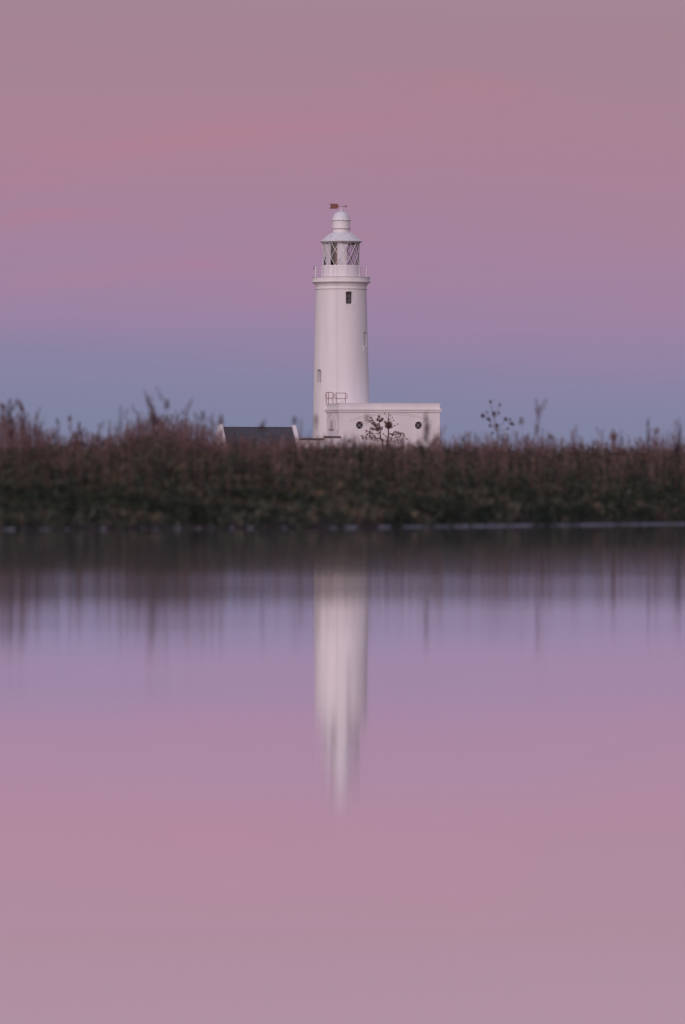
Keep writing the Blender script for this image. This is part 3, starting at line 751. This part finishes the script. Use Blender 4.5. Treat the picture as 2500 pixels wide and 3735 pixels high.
# branching plant with round heads, right of the annex
DB = 150.0
def bp(zx, zy): px, py = 1600 + zx * .574, 1380 + zy * .574; return Vector(((px - 1250) / F * DB, 0, CAMZ + (HOR - py) / F * DB))
b0 = bp(375, 470); gb = ground_z(b0.x, DB)
br = thing('branching_plant', (b0.x, DB, gb), 0, 'sparse branching plant with dark round seed heads right of the annex', 'plant')
def q3(p, dy=0): return Vector((p.x - b0.x, dy, p.z - gb))
root = Vector((0, 0, -.02)); j1 = q3(bp(372, 330)); j2 = q3(bp(352, 250), .05)
st_ = MB(); st_.tube([root, q3(bp(378, 400)), j1, j2], .018, .010, n=5)
heads = [(330, 150, j2, 1.0), (352, 222, j2, 1.3), (390, 168, j2, .9), (283, 236, q3(bp(335, 280)), 1.4), (318, 256, q3(bp(340, 285)), 1.2), (425, 258, j1, 1.2), (468, 290, q3(bp(425, 258)), 1.5), (372, 300, j1, 1.3), (330, 300, j1, 1.0), (455, 262, q3(bp(425, 258)), .8), (385, 220, j2, .8), (308, 215, q3(bp(335, 280)), .7), (440, 320, j1, .8), (345, 345, j1, .8)]
st_.tube([j1, q3(bp(335, 280))], .013, .009, n=4)
hd = []
for i, (zx, zy, j, s_) in enumerate(heads):
    p = q3(bp(zx, zy), random.uniform(-.12, .12)); mid = (p + j) / 2 + Vector((0, 0, -.02)); st_.tube([j, mid, p], .010, .006, n=4); hd.append((p, s_))
stem_m = material('dark_dry_stem', (.16, .10, .10), .8, var=.3, scale=20)
head_m = material('dark_seed_head', (.12, .07, .07), .9, var=.4, scale=40, bump=.01)
st_.build('stem', stem_m, br)
for p, s_ in hd:
    b = MB(); r_ = .048 * s_
    for _ in range(26):
        d = Vector((random.gauss(0, 1), random.gauss(0, 1), random.gauss(0, 1))).normalized(); e = d.orthogonal().normalized() * r_ * .35; f2 = d.cross(e).normalized() * r_ * .35
        c0 = p + d * r_ * .35; b.add([c0 - e, c0 + f2, c0 + e, c0 + d * r_ * .8], [(0, 1, 3), (1, 2, 3), (2, 0, 3), (0, 2, 1)])
    b.build('seed_head', head_m, br)

# young pine before the annex
DP = 380.0
def pp(zx, zy): px, py = 1100 + zx * .35714, 1380 + zy * .35714; return Vector(((px - 1250) / F * DP, 0, CAMZ + (HOR - py) / F * DP))
p0 = pp(870, 640); gp = ground_z(p0.x, DP)
pn = thing('pine_sapling', (p0.x, DP, gp), 0, 'small sparse pine with dark tufts before the annex portholes', 'tree')
def p3(zx, zy, dy=0): p = pp(zx, zy); return Vector((p.x - p0.x, dy, p.z - gp))
bark = material('pine_bark', (.10, .055, .05), .9, var=.3, scale=8)
needle = material('pine_needles', (.26, .14, .14), .8, var=.4, scale=6)
tk = MB(); tk.tube([(0.1, 0, -.05), p3(880, 660), p3(889, 560), p3(888, 440), p3(893, 345)], .075, .018, n=7)
tk.tube([(-.1, 0, -.05), p3(830, 660), p3(806, 600), p3(803, 500), p3(790, 400)], .06, .018, n=7)
tk.build('trunk', bark, pn)
tufts = [((803, 520), [(712, 405), (700, 440), (722, 432), (745, 455), (735, 470), (755, 470), (728, 515), (712, 515), (760, 498), (780, 470)], 1.0),
         ((795, 430), [(792, 388), (775, 420), (822, 428), (826, 412), (806, 434)], 1.1),
         ((806, 560), [(780, 520), (800, 500), (822, 505), (760, 520), (700, 560), (668, 540)], 1.0),
         ((806, 610), [(620, 592), (628, 615), (700, 600), (740, 590), (672, 575)], 1.0),
         ((888, 480), [(855, 450), (872, 470), (900, 490), (880, 500), (895, 465), (910, 470), (860, 490)], 1.0),
         ((888, 420), [(850, 358), (856, 440), (945, 430), (930, 400), (910, 380)], .45),
         ((888, 500), [(985, 468), (950, 485), (925, 500)], .5),
         ((889, 560), [(1046, 572), (1030, 560), (1010, 560), (990, 550), (960, 545), (940, 570), (1050, 590), (1075, 620)], .75),
         ((889, 600), [(1000, 600), (960, 605), (930, 590), (860, 590), (840, 570)], .6),
         ((850, 640), [(760, 620), (800, 615), (830, 625), (880, 630), (920, 625), (980, 625), (1020, 630), (720, 625)], .7)]
def tuft(p, r_):
    n = 46; V = []
    for _ in range(n):
        d = Vector((random.gauss(0, 1), random.gauss(0, 1), random.gauss(.3, 1))).normalized(); e = d.orthogonal().normalized() * .012
        a = p + d * r_ * random.uniform(0, .3); b = p + d * r_ * random.uniform(.7, 1.1); V += [a - e, a + e, b + e * .4, b - e * .4]
    return V
for (jx, jy), ts_, sz in tufts:
    j = p3(jx, jy); bm_ = MB(); V = []
    for q in ts_:
        p = p3(*q, dy=random.uniform(-.5, .5)); mid = (p + j) / 2 + Vector((0, 0, -.08)); bm_.tube([j, mid, p], .018, .006, n=4); V += tuft(p, .12 * sz)
        if sz > .6: V += tuft(mid.lerp(p, .6), .10 * sz)
    bo = bm_.build('branch', bark, pn)
    mk('needle_tuft', np.array([tuple(v) for v in V]), np.arange(len(V)).reshape(-1, 4), needle, bo)

# pale line of foam and shell along the water's edge
foam_m = material('pale_foam_and_shell', (.20, .22, .28), .6, var=.5, scale=30)
V = []; Fc = []
NFo = 5600
for i in range(NFo):
    u_ = random.uniform(-.105, .105); ys = float(shore(u_)); x_ = u_ * ys
    dn = .5 + .5 * hn(x_, 0, 1.1, 3.0) + .35 * hn(x_, 0, 5, 9.0)
    if random.random() > min(1, max(.02, (dn - .50 + 4.5 * u_) * 1.7)): continue
    yy = ys - .35 + random.gauss(0, .12); xx = x_; r_ = random.uniform(.010, .032); k = len(V); hh = r_ * random.uniform(.4, .8)
    zz_ = -.003
    for j in range(6):
        q = j * 1.047 + random.random() * .3; rr = r_ * random.uniform(.8, 1.2); V.append((xx + rr * math.cos(q) * 1.6, yy + rr * math.sin(q), zz_))
    for j in range(6):
        q = j * 1.047; V.append((xx + r_ * .6 * math.cos(q) * 1.6, yy + r_ * .6 * math.sin(q), zz_ + hh))
    for j in range(6):
        jj = (j + 1) % 6; Fc.append((k+j, k+jj, k+6+jj, k+6+j))
    Fc.append(tuple(k + 6 + j for j in range(6)))
o = mk('foam_line', V, Fc, foam_m, smooth=True); tag(o, 'thin broken pale line of foam along the edge of the water', 'foam', kind='stuff')
